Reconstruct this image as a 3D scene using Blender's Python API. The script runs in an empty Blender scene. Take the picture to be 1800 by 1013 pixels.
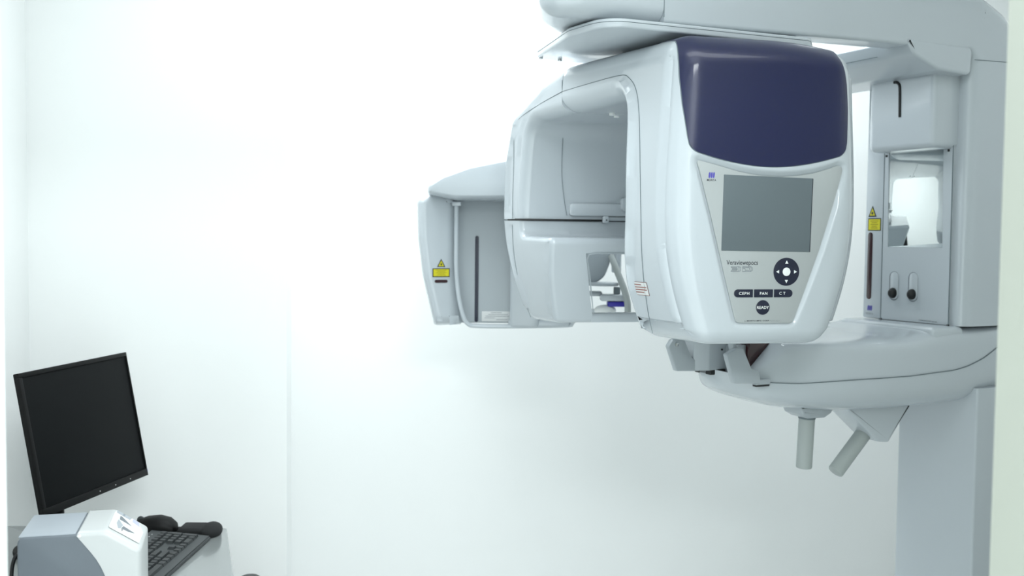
import bpy, bmesh, math
import numpy as np
from mathutils import Vector, Matrix
from mathutils.geometry import delaunay_2d_cdt

scn = bpy.context.scene
COL = scn.collection
PI = math.pi

# ------------------------------------------------------------------ camera, world, lights, exposure
cam_d = bpy.data.cameras.new('camera')
cam_d.sensor_width = 36.0
cam_d.lens = 36.0
cam_d.clip_start = 0.05
cam = bpy.data.objects.new('camera', cam_d)
COL.objects.link(cam)
pitch, roll = math.radians(2.86), math.radians(0.6)
cam.matrix_world = (Matrix.Translation((0, 0, 1.5)) @ Matrix.Rotation(PI / 2 - pitch, 4, 'X')
                    @ Matrix.Rotation(roll, 4, 'Z'))
cam_d.dof.use_dof = True
cam_d.dof.focus_distance = 2.06
cam_d.dof.aperture_fstop = 4.5
scn.camera = cam

world = bpy.data.worlds.new('world')
scn.world = world
world.use_nodes = True
world.node_tree.nodes['Background'].inputs[0].default_value = (0.9, 0.96, 1.0, 1)
world.node_tree.nodes['Background'].inputs[1].default_value = 0.3


def area(name, loc, sx, sy, power, col=(0.93, 0.985, 1.0), rot=(0, 0, 0)):
    d = bpy.data.lights.new(name, 'AREA')
    d.shape = 'RECTANGLE'
    d.size, d.size_y = sx, sy
    d.energy = power
    d.color = col
    o = bpy.data.objects.new(name, d)
    COL.objects.link(o)
    o.location = loc
    o.rotation_euler = rot
    return o


area('ceiling_lamp_far', (0.1, 2.95, 2.48), 1.8, 0.4, 10.5)
area('ceiling_lamp_left', (-0.60, 2.15, 2.48), 0.5, 0.5, 2.4)
area('fill_light_near', (0.45, 1.38, 2.48), 1.2, 0.4, 3.2)  # fill light added for the machine front; no ceiling lamp hangs here
area('fill_light_corridor', (0.60, -0.35, 2.48), 1.2, 0.6, 37)  # unseen light behind the camera, strengthened to fill the machine front

vs = scn.view_settings
vs.view_transform = 'Standard'
vs.look = 'None'
vs.gamma = 1.0
vs.use_curve_mapping = False
vs.exposure = 1.2


# ------------------------------------------------------------------ materials
def mat(name, col, rough=0.4, coat=0.0, metal=0.0, noise=0.0, nscale=40.0, bump=0.0, bscale=200.0, spec=0.5):
    m = bpy.data.materials.new(name)
    m.use_nodes = True
    nt = m.node_tree
    b = nt.nodes['Principled BSDF']
    b.inputs['Base Color'].default_value = (*col, 1)
    b.inputs['Roughness'].default_value = rough
    b.inputs['Metallic'].default_value = metal
    b.inputs['Specular IOR Level'].default_value = spec
    if coat:
        b.inputs['Coat Weight'].default_value = coat
        b.inputs['Coat Roughness'].default_value = 0.06
    tc = nt.nodes.new('ShaderNodeTexCoord')
    if noise:
        n = nt.nodes.new('ShaderNodeTexNoise')
        n.inputs['Scale'].default_value = nscale
        n.inputs['Detail'].default_value = 4
        nt.links.new(tc.outputs['Object'], n.inputs['Vector'])
        mx = nt.nodes.new('ShaderNodeMix')
        mx.data_type = 'RGBA'
        mx.inputs[6].default_value = (*[c * (1 - noise) for c in col], 1)
        mx.inputs[7].default_value = (*[min(1, c * (1 + noise)) for c in col], 1)
        nt.links.new(n.outputs['Fac'], mx.inputs[0])
        nt.links.new(mx.outputs[2], b.inputs['Base Color'])
    if bump:
        n2 = nt.nodes.new('ShaderNodeTexNoise')
        n2.inputs['Scale'].default_value = bscale
        n2.inputs['Detail'].default_value = 3
        nt.links.new(tc.outputs['Object'], n2.inputs['Vector'])
        bp = nt.nodes.new('ShaderNodeBump')
        bp.inputs['Strength'].default_value = bump
        bp.inputs['Distance'].default_value = 0.001
        nt.links.new(n2.outputs['Fac'], bp.inputs['Height'])
        nt.links.new(bp.outputs['Normal'], b.inputs['Normal'])
    return m


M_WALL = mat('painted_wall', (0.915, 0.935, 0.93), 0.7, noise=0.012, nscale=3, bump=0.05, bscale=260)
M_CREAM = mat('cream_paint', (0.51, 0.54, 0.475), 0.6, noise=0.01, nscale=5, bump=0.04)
M_WHITEPAINT = mat('white_gloss_paint', (0.86, 0.90, 0.89), 0.45, noise=0.01, nscale=5)
M_FLOOR = mat('vinyl_floor', (0.84, 0.86, 0.855), 0.4, noise=0.03, nscale=12)
M_CEIL = mat('ceiling_paint', (0.92, 0.935, 0.93), 0.8, noise=0.01)
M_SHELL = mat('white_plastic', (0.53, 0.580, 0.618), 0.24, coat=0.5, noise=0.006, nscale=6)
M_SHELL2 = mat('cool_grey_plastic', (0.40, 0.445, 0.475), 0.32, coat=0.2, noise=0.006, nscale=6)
M_PANEL = mat('grey_membrane', (0.40, 0.43, 0.435), 0.42, noise=0.008, nscale=20)
M_VISOR = mat('navy_gloss', (0.007, 0.010, 0.055), 0.36, coat=0.3, noise=0.10, nscale=900)
M_SEAM = mat('seam_shadow_rubber', (0.16, 0.20, 0.22), 0.6, noise=0.05)
M_BLACK = mat('black_rubber', (0.006, 0.007, 0.008), 0.5, noise=0.1)
M_SCREEN = mat('unlit_lcd', (0.13, 0.160, 0.175), 0.35, spec=.3, noise=0.008, nscale=3)
M_NAVY = mat('navy_print', (0.010, 0.013, 0.032), 0.4, noise=0.05)
M_PURPLE = mat('purple_print', (0.10, 0.09, 0.42), 0.4, noise=0.05)
M_INK = mat('dark_ink', (0.02, 0.024, 0.035), 0.5, noise=0.05)
M_GREYINK = mat('grey_ink', (0.22, 0.25, 0.28), 0.5, noise=0.05)
M_WHITE = mat('white_print', (0.85, 0.88, 0.87), 0.4, noise=0.01)
M_RED = mat('red_ink', (0.30, 0.10, 0.08), 0.5, noise=0.05)
M_LABEL = mat('label_paper', (0.72, 0.74, 0.74), 0.4, noise=0.02)
M_YELLOW = mat('warning_yellow', (0.66, 0.60, 0.015), 0.4, noise=0.02)
M_YINK = mat('olive_ink', (0.33, 0.28, 0.01), 0.5, noise=0.05)
M_LASER = mat('dark_red_acrylic', (0.030, 0.006, 0.008), 0.15, coat=0.5, noise=0.05)
M_LASER2 = mat('red_acrylic', (0.030, 0.004, 0.006), 0.2, coat=0.4, noise=0.05)
M_MIRROR = mat('mirror_glass', (0.86, 0.90, 0.90), 0.02, metal=1.0, noise=0.004)
M_RUBBERGREY = mat('grey_grip_rubber', (0.40, 0.44, 0.435), 0.55, noise=0.02, bump=0.1)
M_CHROME = mat('chrome', (0.6, 0.62, 0.63), 0.18, metal=1.0, noise=0.02)
M_BLUE = mat('blue_rubber', (0.025, 0.02, 0.36), 0.4, noise=0.05)
M_BEZEL = mat('black_plastic', (0.003, 0.0033, 0.0035), 0.5, spec=.2, noise=0.1, bump=0.05)
M_LCD = mat('black_lcd', (0.0045, 0.0055, 0.006), 0.55, spec=.10, noise=0.03, nscale=3)
M_BLUETAG = mat('blue_sticker', (0.03, 0.12, 0.62), 0.4, noise=0.03)
M_DESK = mat('white_laminate', (0.27, 0.295, 0.295), 0.18, coat=0.3, noise=0.015, nscale=5)
M_KEY = mat('dark_key_plastic', (0.022, 0.026, 0.028), 0.45, noise=0.08)
M_KBASE = mat('keyboard_case', (0.045, 0.052, 0.055), 0.5, noise=0.06)
M_LEGEND = mat('key_legend', (0.6, 0.6, 0.6), 0.5, noise=0.02)
M_FABRIC = mat('black_fabric', (0.010, 0.011, 0.012), 0.9, noise=0.2, bump=0.4, bscale=700)
M_DEVGREY = mat('scanner_grey', (0.145, 0.17, 0.195), 0.45, noise=0.01, bump=0.05)
M_DEVTOP = mat('scanner_light_grey', (0.36, 0.40, 0.44), 0.45, noise=0.01)
M_DEVWHITE = mat('scanner_white', (0.56, 0.585, 0.585), 0.35, noise=0.008)
M_LAV = mat('lavender_print', (0.45, 0.47, 0.78), 0.4, noise=0.02)
M_CHAIR = mat('chair_black', (0.012, 0.014, 0.015), 0.5, noise=0.1)


# ------------------------------------------------------------------ mesh helpers
class MB:
    def __init__(s):
        s.v, s.f = [], []

    def add(s, v, f):
        n = len(s.v)
        s.v += [tuple(map(float, p)) for p in v]
        s.f += [[i + n for i in q] for q in f]
        return s

    def bm(s, b):
        b.verts.ensure_lookup_table()
        for i, v in enumerate(b.verts):
            v.index = i
        s.add([v.co[:] for v in b.verts], [[v.index for v in f.verts] for f in b.faces])
        b.free()
        return s

    def xf(s, fn):
        s.v = [tuple(fn(p)) for p in s.v]
        return s


def build(mb, name, m, parent=None, loc=(0, 0, 0), sharp=35, recalc=True):
    me = bpy.data.meshes.new(name)
    me.from_pydata(mb.v, [], mb.f)
    if recalc:
        b = bmesh.new()
        b.from_mesh(me)
        bmesh.ops.recalc_face_normals(b, faces=b.faces)
        b.to_mesh(me)
        b.free()
    me.polygons.foreach_set('use_smooth', [True] * len(me.polygons))
    if sharp is not None:
        me.set_sharp_from_angle(angle=math.radians(sharp))
    me.materials.append(m)
    me.update()
    o = bpy.data.objects.new(name, me)
    COL.objects.link(o)
    if parent is not None:
        o.parent = parent
        if loc == 'frame':
            loc = parent.get('_off', (0, 0, 0))
    o.location = loc if loc != 'frame' else (0, 0, 0)
    return o


def tag(o, label, cat=None, group=None, kind=None):
    if label:
        o['label'] = label
    if cat:
        o['category'] = cat
    if group:
        o['group'] = group
    if kind:
        o['kind'] = kind
    return o


OFF = {}


def thing(name, label, cat, origin, deg, base):
    """Empty whose frame is rotated by deg about Z; parts are authored relative to `origin`, the Empty sits at `base` (same local frame)."""
    e = bpy.data.objects.new(name, None)
    COL.objects.link(e)
    e.empty_display_size = 0.05
    R = Matrix.Rotation(math.radians(deg), 4, 'Z')
    e.matrix_world = Matrix.Translation(Vector(origin) + R.to_3x3() @ Vector(base)) @ R
    OFF[e.name] = tuple(-c for c in base)
    tag(e, label, cat)
    return e


def part(mb, name, m, root, label=None, sharp=35):
    o = build(mb, name, m, root, OFF[root.name], sharp)
    if label:
        o['label'] = label
    return o


def sub(mb, name, m, par, label=None, sharp=35):
    o = build(mb, name, m, par, (0, 0, 0), sharp)
    if label:
        o['label'] = label
    return o


def rbox(x0, x1, y0, y1, z0, z1, r=0.004, seg=3):
    b = bmesh.new()
    bmesh.ops.create_cube(b, size=1)
    for v in b.verts:
        v.co = ((x0 + x1) / 2 + v.co.x * (x1 - x0), (y0 + y1) / 2 + v.co.y * (y1 - y0), (z0 + z1) / 2 + v.co.z * (z1 - z0))
    if r > 0:
        r = min(r, 0.49 * min(abs(x1 - x0), abs(y1 - y0), abs(z1 - z0)))
        bmesh.ops.bevel(b, geom=list(b.edges), offset=r, segments=seg, affect='EDGES', profile=0.5)
    return MB().bm(b)


def tube(pts, r, n=8, caps=True, closed=False):
    P = [Vector(p) for p in pts]
    m = len(P)
    rs = r if hasattr(r, '__len__') else [r] * m
    mb = MB()
    up = None
    V = []
    for i in range(m):
        if closed:
            t = (P[(i + 1) % m] - P[i - 1])
        else:
            t = P[min(i + 1, m - 1)] - P[max(i - 1, 0)]
        t.normalize()
        if up is None:
            up = Vector((0, 0, 1)) if abs(t.z) < 0.9 else Vector((1, 0, 0))
        a = t.cross(up)
        a.normalize()
        b = a.cross(t)
        b.normalize()
        up = b
        for k in range(n):
            th = 2 * PI * k / n
            V.append(P[i] + (a * math.cos(th) + b * math.sin(th)) * rs[i])
    F = []
    for i in range(m if closed else m - 1):
        i2 = (i + 1) % m
        for k in range(n):
            k2 = (k + 1) % n
            F.append([i * n + k, i * n + k2, i2 * n + k2, i2 * n + k])
    if caps and not closed:
        F.append(list(range(n))[::-1])
        F.append([(m - 1) * n + k for k in range(n)])
    return mb.add(V, F)


def smooth_path(pts, n=8):
    """Catmull-Rom through pts"""
    P = [np.array(p, float) for p in pts]
    P = [2 * P[0] - P[1]] + P + [2 * P[-1] - P[-2]]
    out = []
    for i in range(1, len(P) - 2):
        for k in range(n):
            t = k / n
            a, b, c, d = P[i - 1], P[i], P[i + 1], P[i + 2]
            out.append(0.5 * (2 * b + (c - a) * t + (2 * a - 5 * b + 4 * c - d) * t * t + (3 * b - a - 3 * c + d) * t ** 3))
    out.append(P[-2])
    return [tuple(p) for p in out]


def fillet(poly, maxlen=0.02, arcdeg=7.0):
    """poly: [x, y, radius, edge_weight(optional), edge_maxlen(optional)] -> points, offset vectors (miter, weighted)"""
    n = len(poly)
    Q = [np.array(p[:2], float) for p in poly]
    area2 = sum(Q[i][0] * Q[(i + 1) % n][1] - Q[(i + 1) % n][0] * Q[i][1] for i in range(n))
    sgn = 1.0 if area2 > 0 else -1.0
    W = [p[3] if len(p) > 3 and p[3] is not None else 1.0 for p in poly]
    ML = [p[4] if len(p) > 4 else (9.0 if W[k] == 0 else maxlen) for k, p in enumerate(poly)]
    En = []
    for i in range(n):
        d = Q[(i + 1) % n] - Q[i]
        d = d / np.linalg.norm(d)
        En.append(np.array([d[1], -d[0]]) * sgn)
    arcs = []
    for i in range(n):
        p0, p1, p2 = Q[i - 1], Q[i], Q[(i + 1) % n]
        d1 = (p0 - p1) / np.linalg.norm(p0 - p1)
        d2 = (p2 - p1) / np.linalg.norm(p2 - p1)
        r = poly[i][2]
        w1, w2, n1, n2 = W[i - 1], W[i], En[i - 1], En[i]
        ang = math.acos(max(-1, min(1, float(d1 @ d2))))
        if r <= 1e-6 or ang > PI - 0.02:
            A = np.array([n1, n2])
            if abs(np.linalg.det(A)) > 0.05:
                o = np.linalg.solve(A, np.array([w1, w2]))
            else:
                o = n1 * (w1 + w2) / 2
            arcs.append([(p1, o)])
            continue
        t = r / math.tan(ang / 2)
        t = min(t, 0.49 * np.linalg.norm(p0 - p1), 0.49 * np.linalg.norm(p2 - p1))
        r = t * math.tan(ang / 2)
        bis = (d1 + d2) / np.linalg.norm(d1 + d2)
        c = p1 + bis * (r / math.sin(ang / 2))
        a = p1 + d1 * t
        b = p1 + d2 * t
        va, vb = a - c, b - c
        th0 = math.atan2(va[1], va[0])
        dth = math.atan2(va[0] * vb[1] - va[1] * vb[0], va @ vb)
        k = max(2, int(abs(math.degrees(dth)) / arcdeg) + 1)
        L = []
        for j in range(k + 1):
            th = th0 + dth * j / k
            p = c + r * np.array([math.cos(th), math.sin(th)])
            f = j / k
            nn = n1 * (1 - f) + n2 * f
            nn = nn / np.linalg.norm(nn)
            L.append((p, nn * (w1 * (1 - f) + w2 * f)))
        arcs.append(L)
    P, O = [], []
    for i in range(n):
        for p, o in arcs[i]:
            P.append(p)
            O.append(o)
        a = arcs[i][-1][0]
        b = arcs[(i + 1) % n][0][0]
        L = np.linalg.norm(b - a)
        k = int(L / ML[i])
        for j in range(1, k + 1):
            f = j / (k + 1)
            P.append(a * (1 - f) + b * f)
            O.append(En[i] * W[i])
    return np.array(P), np.array(O)


def round_off(D, rd, ri):
    x = np.clip((rd - D) / rd, 0, 1)
    return ri * (1 - np.sqrt(np.clip(1 - x * x, 0, 1)))


def poly_sdf(s, h, poly):
    """signed distance, positive inside"""
    d = np.full(s.shape, 1e9)
    inside = np.zeros(s.shape, bool)
    n = len(poly)
    for i in range(n):
        a, b = poly[i], poly[(i + 1) % n]
        e = b - a
        t = np.clip(((s - a[0]) * e[0] + (h - a[1]) * e[1]) / (e @ e), 0, 1)
        d = np.minimum(d, np.hypot(s - a[0] - t * e[0], h - a[1] - t * e[1]))
        c = ((a[1] > h) != (b[1] > h)) & (s < (b[0] - a[0]) * (h - a[1]) / (b[1] - a[1] + 1e-12) + a[0])
        inside ^= c
    return np.where(inside, d, -d)


def pillow(P, O, latA, latB, ra=(0, 0), rb=(0, 0), nround=8, nmid=4, disp=None, cap_step=None, follow=False):
    """sweep of a closed profile along a lateral axis with rounded rims. latA/latB(u, v) give the ends, ra/rb = (depth, inset).
    returns MB with coordinates (lat, u, v)"""
    A = latA(P[:, 0], P[:, 1])
    B = latB(P[:, 0], P[:, 1])
    fac = np.clip(np.linalg.norm(O, axis=1), 0.08, 1.0)
    st = []
    if ra[0] > 0:
        for k in range(nround):
            th = PI / 2 * k / nround
            st.append(('a', ra[0] * (1 - math.cos(th)), ra[1] * (1 - math.sin(th))))
    else:
        st.append(('a', 0, 0))
    for k in range(nmid + 1):
        if k == 0 and ra[0] <= 0:
            continue
        if k == nmid and rb[0] <= 0:
            continue
        st.append(('m', k / nmid, 0))
    if rb[0] > 0:
        for k in range(nround - 1, -1, -1):
            th = PI / 2 * k / nround
            st.append(('b', rb[0] * (1 - math.cos(th)), rb[1] * (1 - math.sin(th))))
    else:
        st.append(('b', 0, 0))
    V = []
    for kind, d, ins in st:
        if follow:
            q_ = P - O * ins
            A, B = latA(q_[:, 0], q_[:, 1]), latB(q_[:, 0], q_[:, 1])
        if kind == 'a':
            s = A + d * fac
        elif kind == 'b':
            s = B - d * fac
        else:
            s = (A + ra[0] * fac) * (1 - d) + (B - rb[0] * fac) * d
        q = P - O * ins
        if disp is not None:
            q = q + disp(s, q)
        V.append(np.column_stack([s, q]))
    n = len(P)
    F = []
    for i in range(len(st) - 1):
        for j in range(n):
            j2 = (j + 1) % n
            F.append([i * n + j, i * n + j2, (i + 1) * n + j2, (i + 1) * n + j])
    V = np.vstack(V)
    for base, lat in ((0, latA), ((len(st) - 1) * n, latB)):
        ring = V[base:base + n, 1:3]
        lo, hi = ring.min(0), ring.max(0)
        curved = cap_step is not None
        if not curved:
            F.append([base + j for j in range(n)])
            continue
        gu, gv = np.meshgrid(np.arange(lo[0], hi[0], cap_step), np.arange(lo[1], hi[1], cap_step))
        gu, gv = gu.ravel(), gv.ravel()
        keep = poly_sdf(gu, gv, ring) > cap_step * 0.35
        gu, gv = gu[keep], gv[keep]
        ins = [Vector((float(a), float(b))) for a, b in ring] + [Vector((float(a), float(b))) for a, b in zip(gu, gv)]
        ov, oe, of, orig, _, _ = delaunay_2d_cdt(ins, [(j, (j + 1) % n) for j in range(n)], [list(range(n))], 1, 1e-7)
        idx = {}
        extra = []
        for k, o in enumerate(orig):
            r = [i for i in o if i < n]
            if r:
                idx[k] = base + r[0]
            else:
                idx[k] = len(V) + len(extra)
                extra.append((float(lat(np.array([ov[k].x]), np.array([ov[k].y]))[0]), ov[k].x, ov[k].y))
        for f in of:
            t = [idx[k] for k in f]
            if len(set(t)) == len(t):
                F.append(t)
        if extra:
            V = np.vstack([V, np.array(extra)])
    return MB().add(V, F)


def K(c):
    return lambda u, v: np.full(np.shape(u), float(c))


def prism(poly, d0, d1, axis='y', bevel=0.002, seg=2, maxlen=9, arc=12):
    """rounded-rim prism: poly 2D with radii. axis is the extrusion axis: 'y' -> poly in (x,z); 'x' -> poly in (y,z); 'z' -> poly in (x,y)"""
    P, O = fillet(poly, maxlen, arc)
    r = (bevel, bevel)
    mb = pillow(P, O, K(d0), K(d1), r, r, seg, 1)
    if axis == 'y':
        mb.xf(lambda p: (p[1], p[0], p[2]))
    elif axis == 'z':
        mb.xf(lambda p: (p[1], p[2], p[0]))
    return mb


def stadium(cx, cz, w, h):
    r = min(w, h) / 2 * 0.999
    return [(cx - w / 2, cz - h / 2, r), (cx + w / 2, cz - h / 2, r), (cx + w / 2, cz + h / 2, r), (cx - w / 2, cz + h / 2, r)]


def disc(cx, cz, r, d0, d1, axis='y', n=32, bevel=0.0008):
    P = np.array([(cx + r * math.cos(2 * PI * k / n), cz + r * math.sin(2 * PI * k / n)) for k in range(n)])
    O = np.array([(math.cos(2 * PI * k / n), math.sin(2 * PI * k / n)) for k in range(n)])
    mb = pillow(P, O, K(d0), K(d1), (bevel, bevel), (bevel, bevel), 2, 1)
    if axis == 'y':
        mb.xf(lambda p: (p[1], p[0], p[2]))
    elif axis == 'z':
        mb.xf(lambda p: (p[1], p[2], p[0]))
    return mb


def rod(p0, p1, r, n=20, bev=0.004):
    p0, p1 = Vector(p0), Vector(p1)
    d = (p1 - p0).normalized()
    return tube([p0, p0 + d * bev * .3, p0 + d * bev, p1 - d * bev, p1 - d * bev * .3, p1], [r - bev, r - bev * .3, r, r, r - bev * .3, r - bev], n)


def ball(c, rx, ry, rz, nu=20, nv=12):
    b = bmesh.new()
    bmesh.ops.create_uvsphere(b, u_segments=nu, v_segments=nv, radius=1)
    for v in b.verts:
        v.co = (c[0] + v.co.x * rx, c[1] + v.co.y * ry, c[2] + v.co.z * rz)
    return MB().bm(b)


def text(s, center, xdir, w=None, h=None, m=M_INK, name='lettering', parent=None, zdir=(0, 0, 1), spacing=1.0, bold=0.0, lift=0.0):
    """flat lettering, fitted to width w and height h about a centre in the plane (xdir, zdir)"""
    cu = bpy.data.curves.new(name, 'FONT')
    cu.body = s
    cu.size = 1
    cu.space_character = spacing
    cu.offset = bold
    cu.extrude = 0.0
    cu.resolution_u = 3
    to = bpy.data.objects.new(name, cu)
    COL.objects.link(to)
    dg = bpy.context.evaluated_depsgraph_get()
    me = bpy.data.meshes.new_from_object(to.evaluated_get(dg))
    bpy.data.objects.remove(to)
    bpy.data.curves.remove(cu)
    V = np.array([v.co[:] for v in me.vertices])
    F = [list(p.vertices) for p in me.polygons]
    bpy.data.meshes.remove(me)
    lo, hi = V.min(0), V.max(0)
    sx = (w / (hi[0] - lo[0])) if w else None
    sy = (h / (hi[1] - lo[1])) if h else sx
    sx = sx or sy
    X = np.array(xdir, float)
    Z = np.array(zdir, float)
    Nn = np.cross(X, Z)
    c = np.array(center, float)
    out = []
    for v in V:
        out.append(c + X * (v[0] - (lo[0] + hi[0]) / 2) * sx + Z * (v[1] - (lo[1] + hi[1]) / 2) * sy + Nn * lift)
    mb = MB().add(out, F)
    o = build(mb, name, m, parent, (0, 0, 0), None, recalc=False)
    return o


def flat_poly(pts, center, xdir, zdir=(0, 0, 1), th=0.0004):
    """thin plate from 2D points in the plane (xdir,zdir)"""
    X, Z = np.array(xdir, float), np.array(zdir, float)
    N = np.cross(X, Z)
    c = np.array(center, float)
    n = len(pts)
    V = [c + X * p[0] + Z * p[1] for p in pts] + [c + X * p[0] + Z * p[1] + N * th for p in pts]
    F = [list(range(n))[::-1], [n + i for i in range(n)]] + [[i, (i + 1) % n, n + (i + 1) % n, n + i] for i in range(n)]
    return MB().add(V, F)


def rect2(w, h, cx=0, cz=0):
    return [(cx - w / 2, cz - h / 2), (cx + w / 2, cz - h / 2), (cx + w / 2, cz + h / 2), (cx - w / 2, cz + h / 2)]


def logo(center, X, w, parent):
    """three leaning rounded strokes of the maker's emblem"""
    mb = MB()
    for k in range(3):
        cx = (k - 1) * w * 0.31
        hh = w * 0.40
        pts = []
        for j in range(16):
            t = 2 * PI * j / 16
            px = w * 0.13 * math.copysign(abs(math.cos(t)) ** 0.8, math.cos(t))
            pz = hh * math.copysign(abs(math.sin(t)) ** 0.7, math.sin(t))
            pts.append((cx + px + 0.10 * pz, pz))
        q = flat_poly(pts, center, X, th=0.0005)
        mb.add(q.v, q.f)
    return sub(mb, 'emblem', M_PURPLE, parent, 'small purple emblem of three wavy strokes')


def warning_signs(c_tri, c_rect, X, hw, hh, wt, ht, parent):
    """yellow laser triangle and yellow text plate on a plane with horizontal axis X"""
    N = np.cross(np.array(X, float), (0, 0, 1))
    t1 = [(-wt / 2, -ht / 2), (wt / 2, -ht / 2), (0, ht / 2)]
    sub(flat_poly(t1, c_tri, X, th=0.0006), 'warning_triangle', M_INK, parent, 'dark edged yellow laser warning triangle')
    t2 = [(p[0] * 0.68, (p[1] + ht / 6) * 0.68 - ht / 6) for p in t1]
    mb = flat_poly(t2, np.array(c_tri) + N * 0.0006, X, th=0.0003)
    sub(mb, 'triangle_face', M_YELLOW, parent)
    st = []
    for k in range(16):
        r = ht * (0.19 if k % 2 == 0 else 0.08)
        st.append((r * math.cos(2 * PI * k / 16), r * math.sin(2 * PI * k / 16) - ht * 0.17))
    sub(flat_poly(st, np.array(c_tri) + N * 0.0009, X, th=0.0003), 'laser_symbol', M_INK, parent)
    sub(flat_poly(rect2(hw, hh), c_rect, X, th=0.0006), 'warning_plate', M_INK, parent, 'dark edged yellow laser warning plate')
    sub(flat_poly(rect2(hw - 0.005, hh - 0.005), np.array(c_rect) + N * 0.0006, X, th=0.0003), 'plate_face', M_YELLOW, parent)
    mb = MB()
    for k, f in enumerate((0.8, 0.55, 0.75, 0.5, 0.62)):
        q = flat_poly(rect2((hw - 0.010) * f, hh * 0.055, 0, hh * (0.28 - 0.14 * k)), np.array(c_rect) + N * 0.0009, X, th=0.0002)
        mb.add(q.v, q.f)
    sub(mb, 'printed_lines', M_YINK, parent)


# ------------------------------------------------------------------ the room
def slab(name, x0, x1, y0, y1, z0, z1, m, label=None):
    o = build(rbox(x0, x1, y0, y1, z0, z1, 0), name, m)
    o['kind'] = 'structure'
    if label:
        o['label'] = label
    return o


slab('floor', -1.7, 1.9, -1.8, 3.85, -0.1, 0.0, M_FLOOR)
slab('ceiling', -1.7, 1.9, -1.8, 3.85, 2.5, 2.6, M_CEIL)
slab('wall_back', -1.55, 1.8, 3.5, 3.8, 0, 2.5, M_WALL, 'bright white far wall behind the X-ray machine')
slab('wall_pier', -1.4, -0.604, 2.74, 2.80, 0, 2.5, M_WALL, 'white wall behind the black monitor')
slab('wall_left', -1.55, -1.295, 1.12, 3.8, 0, 2.5, M_WALL, 'narrow strip of white side wall left of the monitor')
slab('wall_right', 1.75, 1.88, 1.12, 3.8, 0, 2.5, M_WALL)
slab('wall_front_left', -1.55, -0.60, 1.0, 1.12, 0, 2.5, M_WALL)
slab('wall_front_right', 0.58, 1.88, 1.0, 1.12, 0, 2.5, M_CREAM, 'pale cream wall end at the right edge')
slab('wall_front_head', -0.60, 0.58, 1.0, 1.12, 2.12, 2.5, M_WALL)
slab('trim_1', -0.66, -0.562, 0.985, 1.13, 0, 2.12, M_WHITEPAINT, 'white door frame post at the left edge')
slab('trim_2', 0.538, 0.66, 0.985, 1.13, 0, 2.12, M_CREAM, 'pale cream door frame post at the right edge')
slab('trim_3', -0.66, 0.66, 0.985, 1.13, 2.12, 2.2, M_WHITEPAINT)
slab('wall_corridor_left', -1.65, -1.55, -1.7, 1.12, 0, 2.5, M_WALL)
slab('wall_corridor_right', 1.78, 1.88, -1.7, 1.0, 0, 2.5, M_WALL)
slab('wall_corridor_back', -1.65, 1.88, -1.8, -1.7, 0, 2.5, M_WALL)

# ------------------------------------------------------------------ rotating gantry (C-arm)
O3 = (0.434, 2.29, 0.0)
SC, W0, FL = 0.024, -0.2475, 0.2295
HS = np.array([1.27, 1.29, 1.35, 1.41, 1.48, 1.55, 1.64, 1.7575, 1.83, 1.90, 1.95])
HV = np.array([.142, .149, .171, .189, .2025, .207, .205, .198, .194, .190, .186])
_hh = np.linspace(1.25, 1.96, 143)
_hv = np.interp(_hh, HS, HV)
for _ in range(40):
    _hv[1:-1] = (_hv[:-2] + 2 * _hv[1:-1] + _hv[2:]) / 4


def half(h):
    return np.interp(h, _hh, _hv)


def sL(w, h):
    return SC - half(h) - FL * (np.asarray(w) - W0)


def sR(w, h):
    return SC + half(h) + FL * (np.asarray(w) - W0)


gantry = thing('rotating_gantry', 'white rotating X-ray arch with navy visor, grey screen and control buttons', 'x-ray machine', O3, 13.0, (0.02, 0.12, 1.287))
RD, RI = 0.050, 0.040

F_TOP = 1.903
front_poly = [(W0, 1.287, .03, 1, .0028), (W0, F_TOP, .058, 1), (.231, 1.912, 0, 0), (.215, 1.795, 0, 1),
              (-.045, 1.803, .05, 1), (-.062, 1.55, .3, 1), (-.035, 1.39, .2, 1), (-.040, 1.287, .02, 1)]
fP, fO = fillet(front_poly, 0.009, 5)

panel_out = np.array([(-.1273, 1.6556), (-.0873, 1.6466), (-.0382, 1.6343), (.0, 1.6285), (.0485, 1.6262), (.09, 1.6295), (.1239, 1.6349),
                      (.160, 1.6455), (.178, 1.6520), (.187, 1.6500), (.189, 1.6422), (.1703, 1.5724), (.1409, 1.4794), (.1113, 1.3982), (.0880, 1.3385),
                      (.0850, 1.3340), (.0785, 1.3310), (.0230, 1.3310), (-.0312, 1.3321), (-.0375, 1.3340), (-.0410, 1.3390), (-.064, 1.4212), (-.0972, 1.5453),
                      (-.1232, 1.6345), (-.1285, 1.6490)])


def crown(s, h):
    x = (s - SC) / 0.22
    z = np.clip((h - 1.60) / 0.32, -1, 1)
    return 0.008 * x * x + 0.006 * np.clip(z, 0, 1) ** 2 + 0.010 * np.clip(-z, 0, 1) ** 2


W_PLATE = W0 + 0.0085


def top_drop(s, w, h):
    a = np.clip((np.asarray(s) - .02) / .18, 0, 1.15)
    f = np.clip((np.asarray(h) - 1.80) / .10, 0, 1) * np.clip((.10 - np.asarray(w)) / .25, 0, 1)
    return -.017 * a * a * f * f * (3 - 2 * f)


def front_disp(s, q):
    w, h = q[:, 0], q[:, 1]
    near = np.clip((-0.19 - w) / 0.04, 0, 1)
    near = near * near * (3 - 2 * near)
    dw = crown(s, h) * near
    sd = poly_sdf(s, h, panel_out)
    t = np.clip((sd + 0.012) / 0.013, 0, 1)
    t = t * t * (3 - 2 * t)
    target = np.maximum(W_PLATE + 0.004 - (w + dw), 0)
    dw = dw + np.where(w < -0.2, t * target, 0)
    return np.column_stack([dw, top_drop(s, w, h)])


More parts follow.
